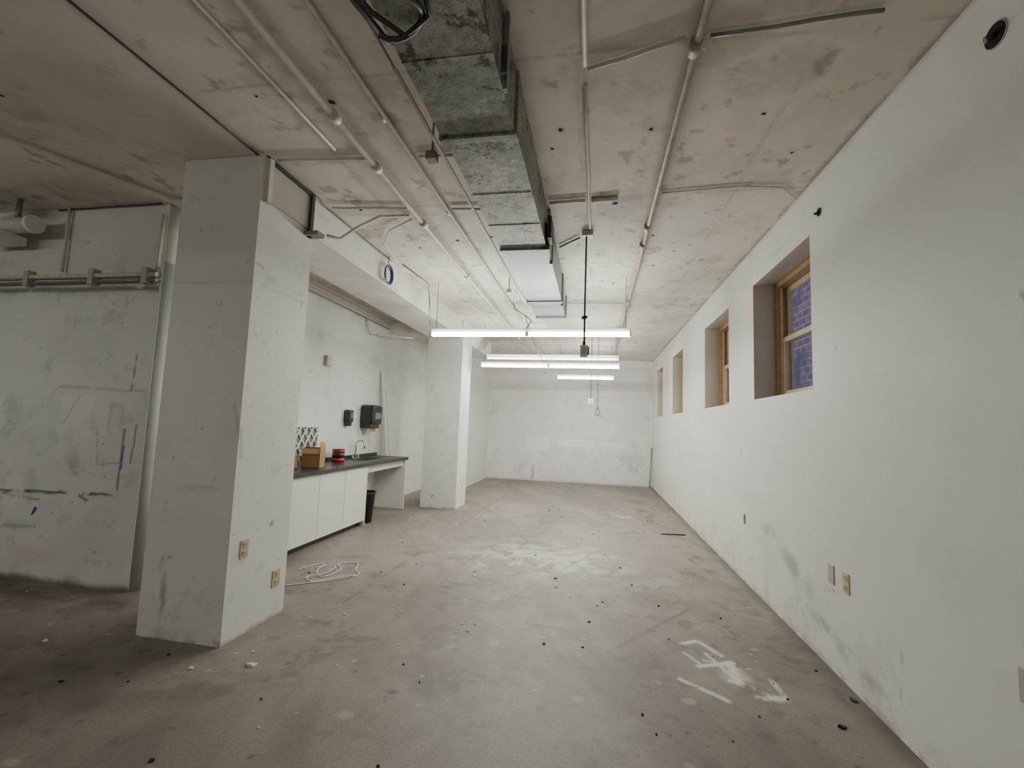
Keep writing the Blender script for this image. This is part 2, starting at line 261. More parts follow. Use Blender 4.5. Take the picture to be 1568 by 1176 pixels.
def beam(x0,x1,y0,y1,z0,wear_seed,col=(0.70,0.69,0.63)):
    g=Grid('concrete_beam',m_plaster)
    def wb(U,V):
        w=WearShade(U,V,col,0.03,wear_seed); w.stains((0.56,0.535,0.48),0.4,1.5,0.50,0.70,4); w.stains(wh,0.2,2.0,0.5,0.62,6,3); w.stains(gy,0.3,7,0.61,0.71,7)
        w.specks(18,U.min(),U.max(),V.min(),V.max(),0.008,0.018,[dk],0.8,wear_seed); return w.C
    s=0.03
    xs,ys,zs=axis([(x0,x1,s)]),axis([(y0,y1,s)]),axis([(z0,H-0.001,s)])
    g.add(xs,ys,ax_xy(z0),wb,flip=True); g.add(ys,zs,ax_yz(x1),wb); g.add(ys,zs,ax_yz(x0),wb,flip=True); g.add(xs,zs,ax_xz(y0),wb); g.add(xs,zs,ax_xz(y1),wb,flip=True); return g.done()
beam(C0-0.25,C1-0.05,YB+0.01,2.585,3.20,51,(0.70,0.67,0.59)); beam(C0+0.02,C1-0.03,3.175,7.455,2.90,52); beam(C0+0.02,C1-0.03,8.045,9.745,2.90,53); beam(XL+0.002,C0+0.015,7.5,8.0,2.95,54)

# ------------------------------------------------------------------ more materials
def ductmat(name,dirty):
    m,nt,b=newmat(name)
    pos=N(nt,'ShaderNodeNewGeometry').outputs['Position']
    n1=noise(nt,pos,3,3)
    if dirty:
        n2=noise(nt,pos,20,5,0.75); n3=noise(nt,pos,6.5,4,0.75)
        c=mixc(nt,ramp(nt,n1.outputs[0],0.35,0.65),(0.21,0.225,0.20),(0.33,0.32,0.27))
        c=mixc(nt,math_(nt,'MULTIPLY',ramp(nt,n2.outputs[0],0.42,0.66),0.70),c,(0.09,0.088,0.07))
        msk=math_(nt,'MULTIPLY',ramp(nt,n3.outputs[0],0.56,0.61),ramp(nt,n2.outputs[0],0.34,0.52))
        c=mixc(nt,math_(nt,'MULTIPLY',msk,0.92),c,(0.035,0.03,0.024))
        c=mixc(nt,math_(nt,'MULTIPLY',math_(nt,'SUBTRACT',1.0,ramp(nt,n3.outputs[0],0.32,0.42)),0.65),c,(0.44,0.43,0.38))
        b.inputs['Metallic'].default_value=0.3; b.inputs['Roughness'].default_value=0.5
    else:
        c=mixc(nt,n1.outputs[0],(0.15,0.165,0.17),(0.24,0.26,0.265)); b.inputs['Metallic'].default_value=0.6; b.inputs['Roughness'].default_value=0.48
    nt.links.new(c,b.inputs['Base Color'])
    bp=N(nt,'ShaderNodeBump'); bp.inputs['Strength'].default_value=0.25; bp.inputs['Distance'].default_value=0.01
    nt.links.new((n2 if dirty else n1).outputs[0],bp.inputs['Height']); nt.links.new(bp.outputs[0],b.inputs['Normal'])
    return m
m_dd=ductmat('duct_dirty',True); m_dc=ductmat('duct_clean',False)
m_pw=simple('pipe_white',(0.60,0.575,0.50),0.5,0,0.22,14)
m_pt=simple('pipe_tan',(0.34,0.31,0.23),0.5,0.2,0.35,12)
m_pg=simple('pipe_grey',(0.25,0.25,0.23),0.4,0.5,0.25,10)
m_blk=simple('black_plastic',(0.02,0.02,0.022),0.3,0,0.2)
m_dark=simple('dark_void',(0.015,0.014,0.013),0.9,0,0.2)
m_cable=simple('black_cable',(0.04,0.04,0.04),0.5)
m_fix=simple('fixture_white',(0.75,0.75,0.74),0.4)
TC=(1.0,0.98,0.92)
m_tube=emis('fluorescent_tube',TC,125)
m_tube2=emis('fluorescent_tube_dim',TC,34)
m_tube3=emis('fluorescent_tube_second_row',TC,6)  # second row of the middle light, emission set low
m_fill_tube=emis('fill_tube_left_bay',TC,42)  # for the unseen strip added to brighten the left bay
m_cab=simple('cabinet_white',(0.72,0.71,0.67),0.4,0,0.03)
m_cnt=simple('countertop_black',(0.035,0.033,0.032),0.35,0,0.4,30)
m_steel=simple('steel',(0.55,0.55,0.55),0.25,1.0)
m_card=simple('cardboard',(0.36,0.20,0.09),0.8,0,0.15)
m_red=simple('red_paint',(0.45,0.02,0.02),0.4)
m_beige=simple('outlet_beige',(0.55,0.45,0.27),0.45)
m_plate=simple('plate_grey',(0.45,0.44,0.38),0.45)
m_wht=simple('plastic_white',(0.75,0.75,0.73),0.45)
m_blue=simple('blue_cable',(0.02,0.05,0.14),0.4)
m_bluet=simple('blue_tape',(0.03,0.10,0.45),0.6)
m_wood=simple('window_pine',(0.38,0.225,0.10),0.5,0,0.3,14)
m_sash=simple('window_sash',(0.56,0.47,0.32),0.5,0,0.15,14)
def glass():
    m=bpy.data.materials.new('window_glass'); m.use_nodes=True; nt=m.node_tree; nt.nodes.clear()
    o=N(nt,'ShaderNodeOutputMaterial'); t=N(nt,'ShaderNodeBsdfTransparent'); g=N(nt,'ShaderNodeBsdfGlossy'); g.inputs['Roughness'].default_value=0.03
    t.inputs[0].default_value=(0.93,0.94,0.97,1)
    mx=N(nt,'ShaderNodeMixShader'); mx.inputs[0].default_value=0.10
    nt.links.new(t.outputs[0],mx.inputs[1]); nt.links.new(g.outputs[0],mx.inputs[2]); nt.links.new(mx.outputs[0],o.inputs[0]); return m
m_glass=glass()
def brick():
    m,nt,b=newmat('brick_outside')
    pos=N(nt,'ShaderNodeNewGeometry').outputs['Position']
    s=N(nt,'ShaderNodeSeparateXYZ'); nt.links.new(pos,s.inputs[0]); cb=N(nt,'ShaderNodeCombineXYZ'); nt.links.new(s.outputs[1],cb.inputs[0]); nt.links.new(s.outputs[2],cb.inputs[1])
    t=N(nt,'ShaderNodeTexBrick'); t.inputs['Scale'].default_value=1.3; t.inputs['Color1'].default_value=(0.50,0.30,0.27,1); t.inputs['Color2'].default_value=(0.28,0.20,0.22,1); t.inputs['Mortar'].default_value=(0.48,0.44,0.42,1); t.inputs['Mortar Size'].default_value=0.03
    nt.links.new(cb.outputs[0],t.inputs['Vector'])
    nn=noise(nt,pos,0.5,3); c=mixc(nt,ramp(nt,nn.outputs[0],0.50,0.60),t.outputs['Color'],(0.17,0.18,0.21))
    nt.links.new(c,b.inputs['Base Color']); b.inputs['Roughness'].default_value=0.9; return m
m_brick=brick()

# ------------------------------------------------------------------ mesh builder
class MB:
    def __init__(s,name,parent=None): s.n=name; s.bm=bmesh.new(); s.mats=[]; s.parent=parent
    def mi(s,m):
        if m not in s.mats: s.mats.append(m)
        return s.mats.index(m)
    def box(s,x0,x1,y0,y1,z0,z1,m,bev=0.0,rot=None,piv=None):
        vs=[s.bm.verts.new((x,y,z)) for z in (z0,z1) for y in (y0,y1) for x in (x0,x1)]
        fs=[(0,2,3,1),(4,5,7,6),(0,1,5,4),(1,3,7,5),(3,2,6,7),(2,0,4,6)]
        i=s.mi(m); F=[]
        for f in fs:
            q=s.bm.faces.new([vs[k] for k in f]); q.material_index=i; F.append(q)
        if bev:
            es=set(e for f in F for e in f.edges)
            r=bmesh.ops.bevel(s.bm,geom=list(es),offset=bev,segments=2,affect='EDGES',profile=0.5)
            vs=list({v for f in r['faces'] for v in f.verts}|{v for v in vs if v.is_valid})
            for f in r['faces']: f.material_index=i
        if rot:
            vv={v for v in vs if v.is_valid}
            bmesh.ops.rotate(s.bm,verts=list(vv),cent=piv or ((x0+x1)/2,(y0+y1)/2,(z0+z1)/2),matrix=rot)
        return s
    def tube(s,pts,r,m,seg=10,caps=True,closed=False):
        pts=[Vector(p) for p in pts]; i=s.mi(m); n=len(pts); rings=[]
        for k in range(n):
            if closed: t=(pts[(k+1)%n]-pts[k-1])
            elif k==0: t=pts[1]-pts[0]
            elif k==n-1: t=pts[-1]-pts[-2]
            else: t=(pts[k+1]-pts[k]).normalized()+(pts[k]-pts[k-1]).normalized()
            t.normalize(); ref=Vector((0,0,1)) if abs(t.z)<0.9 else Vector((1,0,0))
            a=t.cross(ref).normalized(); b=t.cross(a)
            rr=r[k] if isinstance(r,(list,tuple)) else r
            rings.append([s.bm.verts.new(pts[k]+a*math.cos(j*2*math.pi/seg)*rr+b*math.sin(j*2*math.pi/seg)*rr) for j in range(seg)])
        for k in range(n if closed else n-1):
            A=rings[k];Bq=rings[(k+1)%n]
            for j in range(seg):
                f=s.bm.faces.new([A[j],A[(j+1)%seg],Bq[(j+1)%seg],Bq[j]]); f.material_index=i; f.smooth=True
        if caps and not closed:
            for Rg,rev in ((rings[0],True),(rings[-1],False)):
                f=s.bm.faces.new(Rg[::-1] if rev else Rg); f.material_index=i
        return s
    def poly(s,pts,m):
        f=s.bm.faces.new([s.bm.verts.new(p) for p in pts]); f.material_index=s.mi(m); return s
    def blob(s,c,ax,r,m,n=9,jit=0.3):
        u,v=[(Vector((0,1,0)),Vector((0,0,1))),(Vector((1,0,0)),Vector((0,0,1))),(Vector((1,0,0)),Vector((0,1,0)))][ax]
        return s.poly([Vector(c)+(u*math.cos(k*2*math.pi/n)+v*math.sin(k*2*math.pi/n))*r*random.uniform(1-jit,1+jit) for k in range(n)],m)
    def done(s):
        bmesh.ops.recalc_face_normals(s.bm,faces=s.bm.faces[:])
        me=bpy.data.meshes.new(s.n); s.bm.to_mesh(me); s.bm.free()
        for m in s.mats: me.materials.append(m)
        vs=[v.co for v in me.vertices]
        lo=Vector((min(v[i] for v in vs) for i in range(3))); hi=Vector((max(v[i] for v in vs) for i in range(3)))
        c=(lo+hi)/2; me.transform(Matrix.Translation(-c))
        o=bpy.data.objects.new(s.n,me); bpy.context.collection.objects.link(o); o.location=c
        if s.parent: 
            o.parent=s.parent; o.location=c-s.parent.location
        return o
def empty(n,loc=(0,0,0)):
    e=bpy.data.objects.new(n,None); e.empty_display_size=0.1; e.location=loc; bpy.context.collection.objects.link(e); return e

# windows
for i,(a,b) in enumerate(WN):
    e=empty('window_%d'%(i+1),(R+0.25,(a+b)/2,Z0))
    f=MB('frame',e); x0,x1=R+0.19,R+0.31; t=0.045
    f.box(x0,x1,a,a+t,Z0,Z1,m_wood); f.box(x0,x1,b-t,b,Z0,Z1,m_wood); f.box(x0,x1,a+t,b-t,Z1-t,Z1,m_wood); f.box(x0-0.02,x1,a+t,b-t,Z0,Z0+0.03,m_wood)
    f.box(x0+0.03,x0+0.045,a+t,a+t+0.02,Z0+0.03,Z1-t,m_sash); f.box(x0+0.03,x0+0.045,b-t-0.02,b-t,Z0+0.03,Z1-t,m_sash); f.done()
    zm=(Z0+Z1)/2; ia,ib=a+t+0.001,b-t-0.001
    for nm,xa,za,zb in (('lower_sash',x0+0.045,Z0+0.03,zm+0.03),('upper_sash',x0+0.085,zm-0.02,Z1-t)):
        s=MB(nm,e); q=0.05; xb=xa+0.035
        s.box(xa,xb,ia,ia+q,za,zb,m_sash,0.004); s.box(xa,xb,ib-q,ib,za,zb,m_sash,0.004); s.box(xa,xb,ia+q,ib-q,za,za+q,m_sash,0.004); s.box(xa,xb,ia+q,ib-q,zb-q,zb,m_sash,0.004); s.done()
        g=MB(nm+'_glass',e); xg=xa+0.017; g.poly([(xg,ia+q,za+q),(xg,ib-q,za+q),(xg,ib-q,zb-q),(xg,ia+q,zb-q)],m_glass); g.done()
MB('brick_building').box(5.5,6,-3,30,-2,7,m_brick).done()

# ------------------------------------------------------------------ duct
d=MB('air_duct'); zb=2.89; HT=H-0.003
d.box(-0.80,-0.42,-1.0,2.12,zb,HT,m_dd); d.box(-0.79,-0.41,2.14,3.60,zb,HT,m_dd); d.box(-0.785,-0.395,3.63,5.18,zb-0.005,H-0.02,m_dc)
d.box(-0.815,-0.405,2.11,2.15,zb-0.014,HT,m_dd,0.004); d.box(-0.80,-0.385,3.595,3.635,zb-0.016,HT,m_dd,0.004)
x0,x1=-0.785,-0.395
P=[(x0,5.18,zb-0.005),(x1,5.18,zb-0.005),(x1,5.18,H-0.03),(x0,5.18,H-0.03)]; Q=[(-0.77,5.93,zb-0.02),(-0.40,5.93,zb-0.02),(-0.40,5.93,H-0.06),(-0.77,5.93,H-0.06)]
for k in range(4): d.poly([P[k],P[(k+1)%4],Q[(k+1)%4],Q[k]],m_dc)
d.poly(Q,m_dc)
d.box(-0.80,-0.38,5.16,5.20,zb-0.02,H-0.01,m_dc,0.004); d.box(-0.79,-0.38,5.91,5.94,zb-0.035,H-0.05,m_dc,0.004)
for y in (1.0,1.62,2.7,3.15): d.box(-0.803,-0.417,y,y+0.004,zb-0.003,zb,m_dd)
for y in (1.78,3.9,5.3): d.box(-0.413,-0.395 if y<3 else -0.385,y,y+0.03,zb-0.03,HT,m_pg)
d.box(-0.405,-0.38,1.70,1.72,zb-0.02,zb+0.10,m_cable); d.box(-0.39,-0.36,3.45,3.60,zb+0.02,zb+0.2,m_cable)
d.done()
l=MB('loose_cable_loop')
l.tube([(-0.72+0.10*math.cos(t),1.36+0.11*math.sin(t),2.855+0.02*math.sin(2*t)) for t in [k*math.pi/10 for k in range(-9,9)]],0.011,m_cable)
l.tube([(-0.84,1.28,2.875),(-0.80,1.36,2.86),(-0.72,1.47,2.86),(-0.60,1.40,2.86),(-0.58,1.25,2.875)],0.010,m_cable); l.tube([(-0.92,1.0,2.93),(-0.86,1.35,2.9),(-0.84,1.55,2.93),(-0.83,1.62,2.98)],0.013,m_cable); l.done()

# ------------------------------------------------------------------ pipes & conduits
def pipe(name,pts,r,m,couplings=(),cr=None):
    p=MB(name); p.tube(pts,r,m)
    for c in couplings:
        a=Vector(c[0]); b=Vector(c[1]); p.tube([a,b],cr or r*1.35,m)
    return p.done()
def rough_line(a,b,n,j=0.006):
    a=Vector(a);b=Vector(b); return [a.lerp(b,k/n)+Vector((random.uniform(-j,j),random.uniform(-j,j),-random.uniform(0,j*0.5))) for k in range(n+1)]
pipe('sprinkler_pipe',rough_line((-1.50,-2,H-0.06),(-1.50,9.5,H-0.06),14,0.004),0.021,m_pw,[((-1.5,y,H-0.06),(-1.5,y+0.07,H-0.06)) for y in (1.3,2.2,2.72,3.6,5.0,6.4)],0.030)
pipe('conduit_pipe',rough_line((-1.25,-2,H-0.02),(-1.22,7.5,H-0.02),14),0.012,m_pw,[((-1.25,2.3,H-0.02),(-1.25,2.36,H-0.02)),((-1.24,3.5,H-0.02),(-1.24,3.56,H-0.02))])
pipe('conduit_pipe',rough_line((-1.75,-2,H-0.015),(-1.72,2.6,H-0.015),8),0.009,m_pw)
pipe('conduit_pipe',rough_line((0.42,-2,H-0.035),(0.45,11.8,H-0.035),12,0.006),0.020,m_pt,[((0.42,y,H-0.035),(0.42,y+0.08,H-0.035)) for y in (2.0,3.9,4.3,6.2,8.0)],0.028)
pipe('conduit_pipe',rough_line((-0.09,-2,H-0.015),(-0.08,2.1,H-0.015),6,0.003),0.013,m_pw)
pipe('conduit_pipe',rough_line((-0.08,2.25,H-0.012),(-0.07,3.98,H-0.012),6,0.003),0.010,m_pw)
pipe('conduit_pipe',rough_line((-2.20,2.66,H-0.014),(-1.56,2.72,H-0.014),8),0.010,m_pw)
pipe('conduit_pipe',rough_line((-2.2,3.35,H-0.02),(-1.56,3.42,H-0.02),8),0.010,m_pw)
pipe('conduit_pipe',rough_line((-1.19,2.74,H-0.014),(-0.95,2.75,H-0.014),3,0.003),0.010,m_pw)
pipe('conduit_pipe',rough_line((-1.19,3.47,H-0.02),(-0.93,3.50,H-0.02),3,0.003),0.010,m_pw)
pipe('conduit_pipe',rough_line((-0.38,3.46,H-0.016),(-0.1,3.44,H-0.016),4),0.013,m_pw)
pipe('conduit_pipe',rough_line((-0.05,3.46,H-0.016),(0.15,3.44,H-0.016),3,0.003),0.016,m_pw)
pipe('conduit_pipe',[(0.47,3.41,H-0.010),(0.6,3.40,H-0.010),(1.0,3.37,H-0.010),(1.3,3.42,H-0.010),(1.44,3.58,H-0.010)],0.006,m_pw)
pipe('conduit_pipe',rough_line((-0.06,2.12,H-0.016),(0.37,2.01,H-0.016),5),0.010,m_pw)
pipe('conduit_pipe',rough_line((0.48,2.01,H-0.016),(1.15,1.97,H-0.016),5,0.003),0.009,m_pg)
pipe('conduit_pipe',rough_line((-0.36,4.35,H-0.02),(-0.16,4.14,H-0.02),5),0.010,m_pg)
for y in (6.4,8.6,9.9,11.0): pipe('conduit_pipe',rough_line((-1.15,y,H-0.02),(0.38,y+0.05,H-0.02),8),0.011,m_pw)
pipe('conduit_pipe',rough_line((-0.865,1.7,2.93),(-0.855,5.4,2.93),8,0.003),0.010,m_pw)
pipe('conduit_pipe',rough_line((-0.90,0.9,2.98),(-0.89,5.9,2.98),8,0.003),0.006,m_pg)
pipe('ceiling_wire',rough_line((-2.278,-2,3.195),(-2.278,2.58,3.195),12,0.002),0.007,m_cable)
pipe('ceiling_wire',rough_line((-2.225,2.60,H-0.02),(-2.22,3.2,H-0.02),3,0.002)+rough_line((-2.25,3.3,H-0.02),(-2.25,4.6,H-0.02),6,0.003),0.006,m_cable)
pipe('flexible_conduit',[(-2.10,3.16,2.87),(-2.08,3.3,2.90),(-2.0,3.42,3.05),(-1.85,3.5,H-0.04),(-1.6,3.55,H-0.02)],0.012,m_pw)
pipe('flexible_conduit',[(-1.60,3.60,H-0.03),(-1.9,3.8,H-0.03),(-2.1,4.1,H-0.03),(-2.18,4.6,H-0.03)],0.008,m_pw)
pipe('flexible_conduit',[(-2.16,4.7,H-0.02),(-2.0,5.1,3.1),(-2.05,5.3,2.95),(-2.06,5.38,2.66)],0.008,m_pg)
jb=MB('junction_box'); jb.box(-1.06,-1.0,5.2,5.26,3.0,3.05,m_wht,0.004); jb.tube([(-1.03,5.23,3.05),(-1.03,5.23,HT)],0.006,m_pg); jb.done()
jb=MB('junction_box'); jb.box(-0.98,-0.92,2.34,2.40,2.93,2.98,m_pg,0.004); jb.tube([(-0.95,2.37,2.98),(-0.95,2.37,HT)],0.006,m_pg); jb.done()

p=MB('access_panel'); xs=C1
p.box(xs,xs+0.012,2.66,3.10,2.90,3.17,m_plate); p.box(xs,xs+0.035,3.09,3.125,2.84,3.19,m_cable); p.box(xs,xs+0.03,2.66,3.10,3.165,3.185,m_cable); p.box(xs,xs+0.03,2.62,2.66,2.88,3.19,m_pw); p.box(xs,xs+0.12,3.06,3.15,2.84,2.87,m_pg); p.done()

# left wall services
e=MB('wall_conduit_bundle'); yy=YL-0.03
e.tube(rough_line((-8.5,yy,2.60),(-3.62,yy,2.58),14,0.006),0.020,m_pw); e.tube(rough_line((-8.5,yy,2.53),(-3.62,yy,2.53),14,0.006),0.013,m_pg); e.tube([(-3.66,yy,2.58),(-3.62,yy,2.66),(-3.62,yy,3.1)],0.014,m_pw)
for x in (-5.0,-4.3,-3.75): e.box(x,x+0.05,yy-0.03,YL-0.002,2.50,2.64,m_plate,0.004)
e.tube([(-4.62,yy,2.63),(-4.62,yy,HT)],0.012,m_pw); e.done()
pipe('conduit_pipe',[(-5.3,-1.0,H-0.03),(-3.86,2.16,H-0.03),(-3.47,3.05,H-0.03),(-3.40,3.10,H-0.03),(-3.3,3.05,H-0.05)],0.018,m_pw)
e=MB('heating_pipe'); e.tube([(-8,2.95,2.98),(-4.72,2.95,2.98)],0.065,m_pw,16); e.tube([(-4.74,2.95,2.98),(-4.70,2.95,2.98)],0.075,m_wht,16); e.tube([(-4.9,2.95,3.03),(-4.9,2.95,HT)],0.02,m_pg)
e.tube([(-5.3,2.80,3.10),(-4.98,2.75,3.11),(-4.92,2.70,3.08)],0.035,m_pw,12); e.tube([(-4.93,2.71,3.085),(-4.90,2.68,3.07)],0.045,m_wht,12); e.tube([(-5.1,2.95,2.98),(-5.1,2.78,3.1)],0.03,m_pw); e.tube([(-5.0,2.75,3.11),(-5.0,2.75,HT)],0.008,m_pg)
e.box(-5.35,-4.95,2.80,3.07,2.84,2.92,m_wht,0.01); e.done()
pipe('ceiling_wire',rough_line((-4.75,3.13,H-0.02),(-3.65,3.13,H-0.015),6,0.003),0.006,m_cable)
t=MB('blue_tape_mark'); t.poly([(-4.66,YL-0.002,0.53),(-4.64,YL-0.002,0.53),(-4.60,YL-0.002,0.59),(-4.63,YL-0.002,0.60)],m_bluet); t.done()
e=MB('wall_conduit_bundle')
e.tube(rough_line((XL+0.03,3.4,3.12),(XL+0.03,7.4,3.12),12,0.005),0.018,m_pw); e.tube(rough_line((XL+0.03,3.4,3.04),(XL+0.03,7.4,3.04),12,0.005),0.010,m_pg)
e.tube([(XL+0.03,6.6,3.04),(XL+0.03,6.6,2.95),(XL+0.06,6.65,2.80),(-2.9,6.9,2.78)],0.014,m_pw); e.done()
c=MB('cable_coil')
for k in range(4):
    rr=0.075+0.006*k; c.tube([(-2.235+0.006*k,4.5+rr*math.cos(a),3.01+rr*1.15*math.sin(a)) for a in [j*2*math.pi/24 for j in range(24)]],0.006,m_blue,8,closed=True)
c.tube([(-2.23,4.5,3.09),(-2.235,4.5,HT)],0.004,m_cable); c.box(-2.25,-2.20,4.42,4.46,2.92,2.95,m_wht); c.done()

# ------------------------------------------------------------------ luminaires
def strip(cx,y,z,L,nt=2,dep=0.13,gap=0.075,mat=m_tube,hang=True):
    e=empty('fluorescent_light',(cx,y,z+0.05)); h=MB('housing',e); x0,x1=cx-L/2,cx+L/2
    h.box(x0,x1,y-dep*0.28,y+dep*0.28,z+0.022,z+0.075,m_fix,0.006)
    secs=max(1,round(L/1.22)); sl=L/secs
    for k in range(secs+1):
        xx=x0+k*sl
        for sgn in ((-1,1) if nt==2 else (0,)):
            h.box(max(x0,xx-0.02),min(x1,xx+0.02),y+sgn*gap/2-0.016,y+sgn*gap/2+0.016,z-0.022,z+0.024,m_fix,0.003)
    if hang:
        for xx in (x0+0.06,x1-0.06): h.tube([(xx,y,z+0.07),(xx,y,HT)],0.004,m_pg,6)
    h.done()
    t=MB('tubes',e)
    for k in range(secs):
        for sgn in ((-1,1) if nt==2 else (0,)):
            t.tube([(x0+k*sl+0.025,y+sgn*gap/2,z),(x0+(k+1)*sl-0.025,y+sgn*gap/2,z)],0.015,mat,8,caps=False)
    t.done()
    return e
strip(-0.815,5.39,2.53,2.44)
strip(-0.80,7.92,2.48,2.44)
strip(-0.80,8.35,2.68,2.44,nt=1,mat=m_tube3)
strip(-0.20,9.9,2.50,1.22)
# unseen: rear fixture implied by lit column fronts, left bay strip added as fill
strip(-0.8,-1.6,2.6,2.44,mat=m_tube2)
strip(-5.6,0.2,2.6,2.44,mat=m_fill_tube)
pipe('power_cord',[(-0.83,5.39,2.61),(-0.80,5.6,2.75),(-0.9,6.1,2.9),(-1.15,6.3,3.1),(-1.18,6.35,H-0.02)],0.006,m_cable)
pipe('power_cord',[(-0.9,7.92,2.565),(-1.0,7.5,2.8),(-1.1,7.2,3.1),(-1.12,7.1,H-0.01)],0.006,m_cable)
pc=MB('pendant_outlet_box'); x,y=-0.10,4.07
pc.box(-0.14,-0.04,4.02,4.12,H-0.05,HT,m_plate,0.006)
pc.tube([(x,y,H-0.03),(x,y,2.42),(x+0.002,y,2.17)],0.008,m_cable)
pc.tube([(x+0.02*math.cos(a),y+0.02*math.sin(a),2.42+0.012*math.sin(3*a)) for a in [k*0.6 for k in range(10)]],0.008,m_cable)
pc.tube([(x,y,2.16),(x,y,2.20)],0.014,m_cable); pc.box(x-0.034,x+0.034,y-0.025,y+0.025,2.06,2.165,m_wht,0.005); pc.box(x-0.018,x+0.018,y-0.029,y-0.025,2.08,2.145,m_plate); pc.box(x+0.034,x+0.046,y-0.02,y+0.02,2.08,2.15,m_cable); pc.done()
for (x,y,z,mm) in ((-0.06,8.15,1.89,m_wht),(0.06,8.2,1.71,m_pg)):
    pc=MB('pendant_outlet_box'); pc.tube([(x,y,HT),(x,y,z+0.05)],0.005,m_cable); pc.box(x-0.045,x+0.045,y-0.03,y+0.03,z-0.05,z+0.06,mm,0.005); pc.box(x-0.018,x+0.018,y-0.034,y-0.03,z-0.03,z+0.03,m_plate); pc.tube([(x,y,z+0.06),(x,y,z+0.09)],0.012,m_cable); pc.done()

# ------------------------------------------------------------------ kitchenette
XF=-3.05; ZT=0.845; XK=XL+0.004
k=MB('base_cabinet'); ya,yb=3.85,5.90
k.box(XK,XF-0.02,ya,yb,0.09,0.798,m_cab); k.box(XK,XF-0.07,ya,yb,0.001,0.09,m_blk)
dy=[3.86,4.28,4.80,5.35,5.90]
for i in range(4): k.box(XF-0.02,XF,dy[i]+0.003,dy[i+1]-0.003,0.07,0.795,m_cab,0.002)
k.box(XK,XF,5.90,5.92,0.001,0.798,m_cab); k.done()
sx0,sx1,sy0,sy1=-3.50,-3.18,6.15,6.75
k=MB('countertop')
for b_ in ((XK,XF+0.03,3.84,sy0),(XK,XF+0.03,sy1,7.24),(XK,sx0,sy0,sy1),(sx1,XF+0.03,sy0,sy1)): k.box(b_[0],b_[1],b_[2],b_[3],0.80,ZT,m_cnt)
k.box(XK,XK+0.02,3.84,7.24,ZT,ZT+0.05,m_cnt)
k.box(sx0,sx1,sy0,sy1,0.67,0.675,m_steel); k.box(sx0,sx0+0.004,sy0,sy1,0.675,ZT,m_steel); k.box(sx1-0.004,sx1,sy0,sy1,0.675,ZT,m_steel); k.box(sx0,sx1,sy0,sy0+0.004,0.675,ZT,m_steel); k.box(sx0,sx1,sy1-0.004,sy1,0.675,ZT,m_steel)
for b_ in ((sx0-0.02,sx1+0.02,sy0-0.02,sy0),(sx0-0.02,sx1+0.02,sy1,sy1+0.02),(sx0-0.02,sx0,sy0,sy1),(sx1,sx1+0.02,sy0,sy1)): k.box(*b_,ZT,ZT+0.006,m_steel)
k.done()
k=MB('desk_side_panel'); k.box(XK,XF,7.19,7.22,0.001,0.798,m_cab,0.002); k.box(XK,XK+0.02,5.925,7.19,0.35,0.798,m_cab); k.box(XF-0.06,XF-0.04,5.925,7.19,0.70,0.798,m_cab); k.tube([(XL+0.25,6.45,0.66),(XL+0.25,6.45,0.45),(XL+0.25,6.40,0.38),(XL+0.12,6.40,0.38),(XL+0.03,6.40,0.40)],0.02,m_wht); k.done()
ZK=ZT+0.002
k=MB('faucet'); fx,fy=-3.545,6.45
k.box(fx-0.02,fx+0.02,fy-0.10,fy+0.10,ZK,ZK+0.015,m_steel,0.004)
k.tube([(fx,fy,ZK),(fx,fy,ZT+0.2)]+[(fx+0.07-0.07*math.cos(a),fy,ZT+0.2+0.07*math.sin(a)) for a in [j*math.pi/8 for j in range(1,9)]]+[(fx+0.14,fy,ZT+0.15)],0.011,m_steel)
for s_ in (-1,1): k.tube([(fx,fy+s_*0.08,ZK),(fx,fy+s_*0.08,ZT+0.05)],0.014,m_steel); k.tube([(fx,fy+s_*0.08,ZT+0.055),(fx+0.05,fy+s_*0.11,ZT+0.07)],0.007,m_steel)
k.done()
def carton(n,x,y,w,dpt,h,ang,mat,flaps=True):
    q=MB(n); t=0.005; Rm=Matrix.Rotation(ang,3,'Z'); pv=(x,y,0)
    for b_ in ((x-w/2,x+w/2,y-dpt/2,y-dpt/2+t,0,h),(x-w/2,x+w/2,y+dpt/2-t,y+dpt/2,0,h),(x-w/2,x-w/2+t,y-dpt/2,y+dpt/2,0,h),(x+w/2-t,x+w/2,y-dpt/2,y+dpt/2,0,h),(x-w/2,x+w/2,y-dpt/2,y+dpt/2,0,t)):
        q.box(b_[0],b_[1],b_[2],b_[3],ZK+b_[4],ZK+b_[5],mat,0,Rm,pv)
    if flaps:
        F=lambda px,py,pz:tuple(Rm@(Vector((px,py,0))-Vector(pv))+Vector((x,y,ZK+pz)))
        q.poly([F(x-w/2,y-dpt/2,h),F(x+w/2,y-dpt/2,h),F(x+w/2,y-dpt/2-0.05,h-0.06),F(x-w/2,y-dpt/2-0.05,h-0.06)],mat)
        q.poly([F(x+w/2,y-dpt/2,h),F(x+w/2,y+dpt/2,h),F(x+w/2-0.02,y+dpt/2,h+0.07),F(x+w/2-0.02,y-dpt/2,h+0.07)],mat)
        q.poly([F(x-w/2,y-dpt/2,h),F(x-w/2,y+dpt/2,h),F(x-w/2+0.06,y+dpt/2,h+0.02),F(x-w/2+0.06,y-dpt/2,h+0.02)],mat)
    return q.done()
carton('cardboard_box',-3.27,4.98,0.20,0.22,0.23,0.3,m_card)
carton('cardboard_box',-3.42,4.70,0.16,0.2,0.14,0.1,m_card,False)
k=MB('paint_can'); x,y=-3.44,5.80
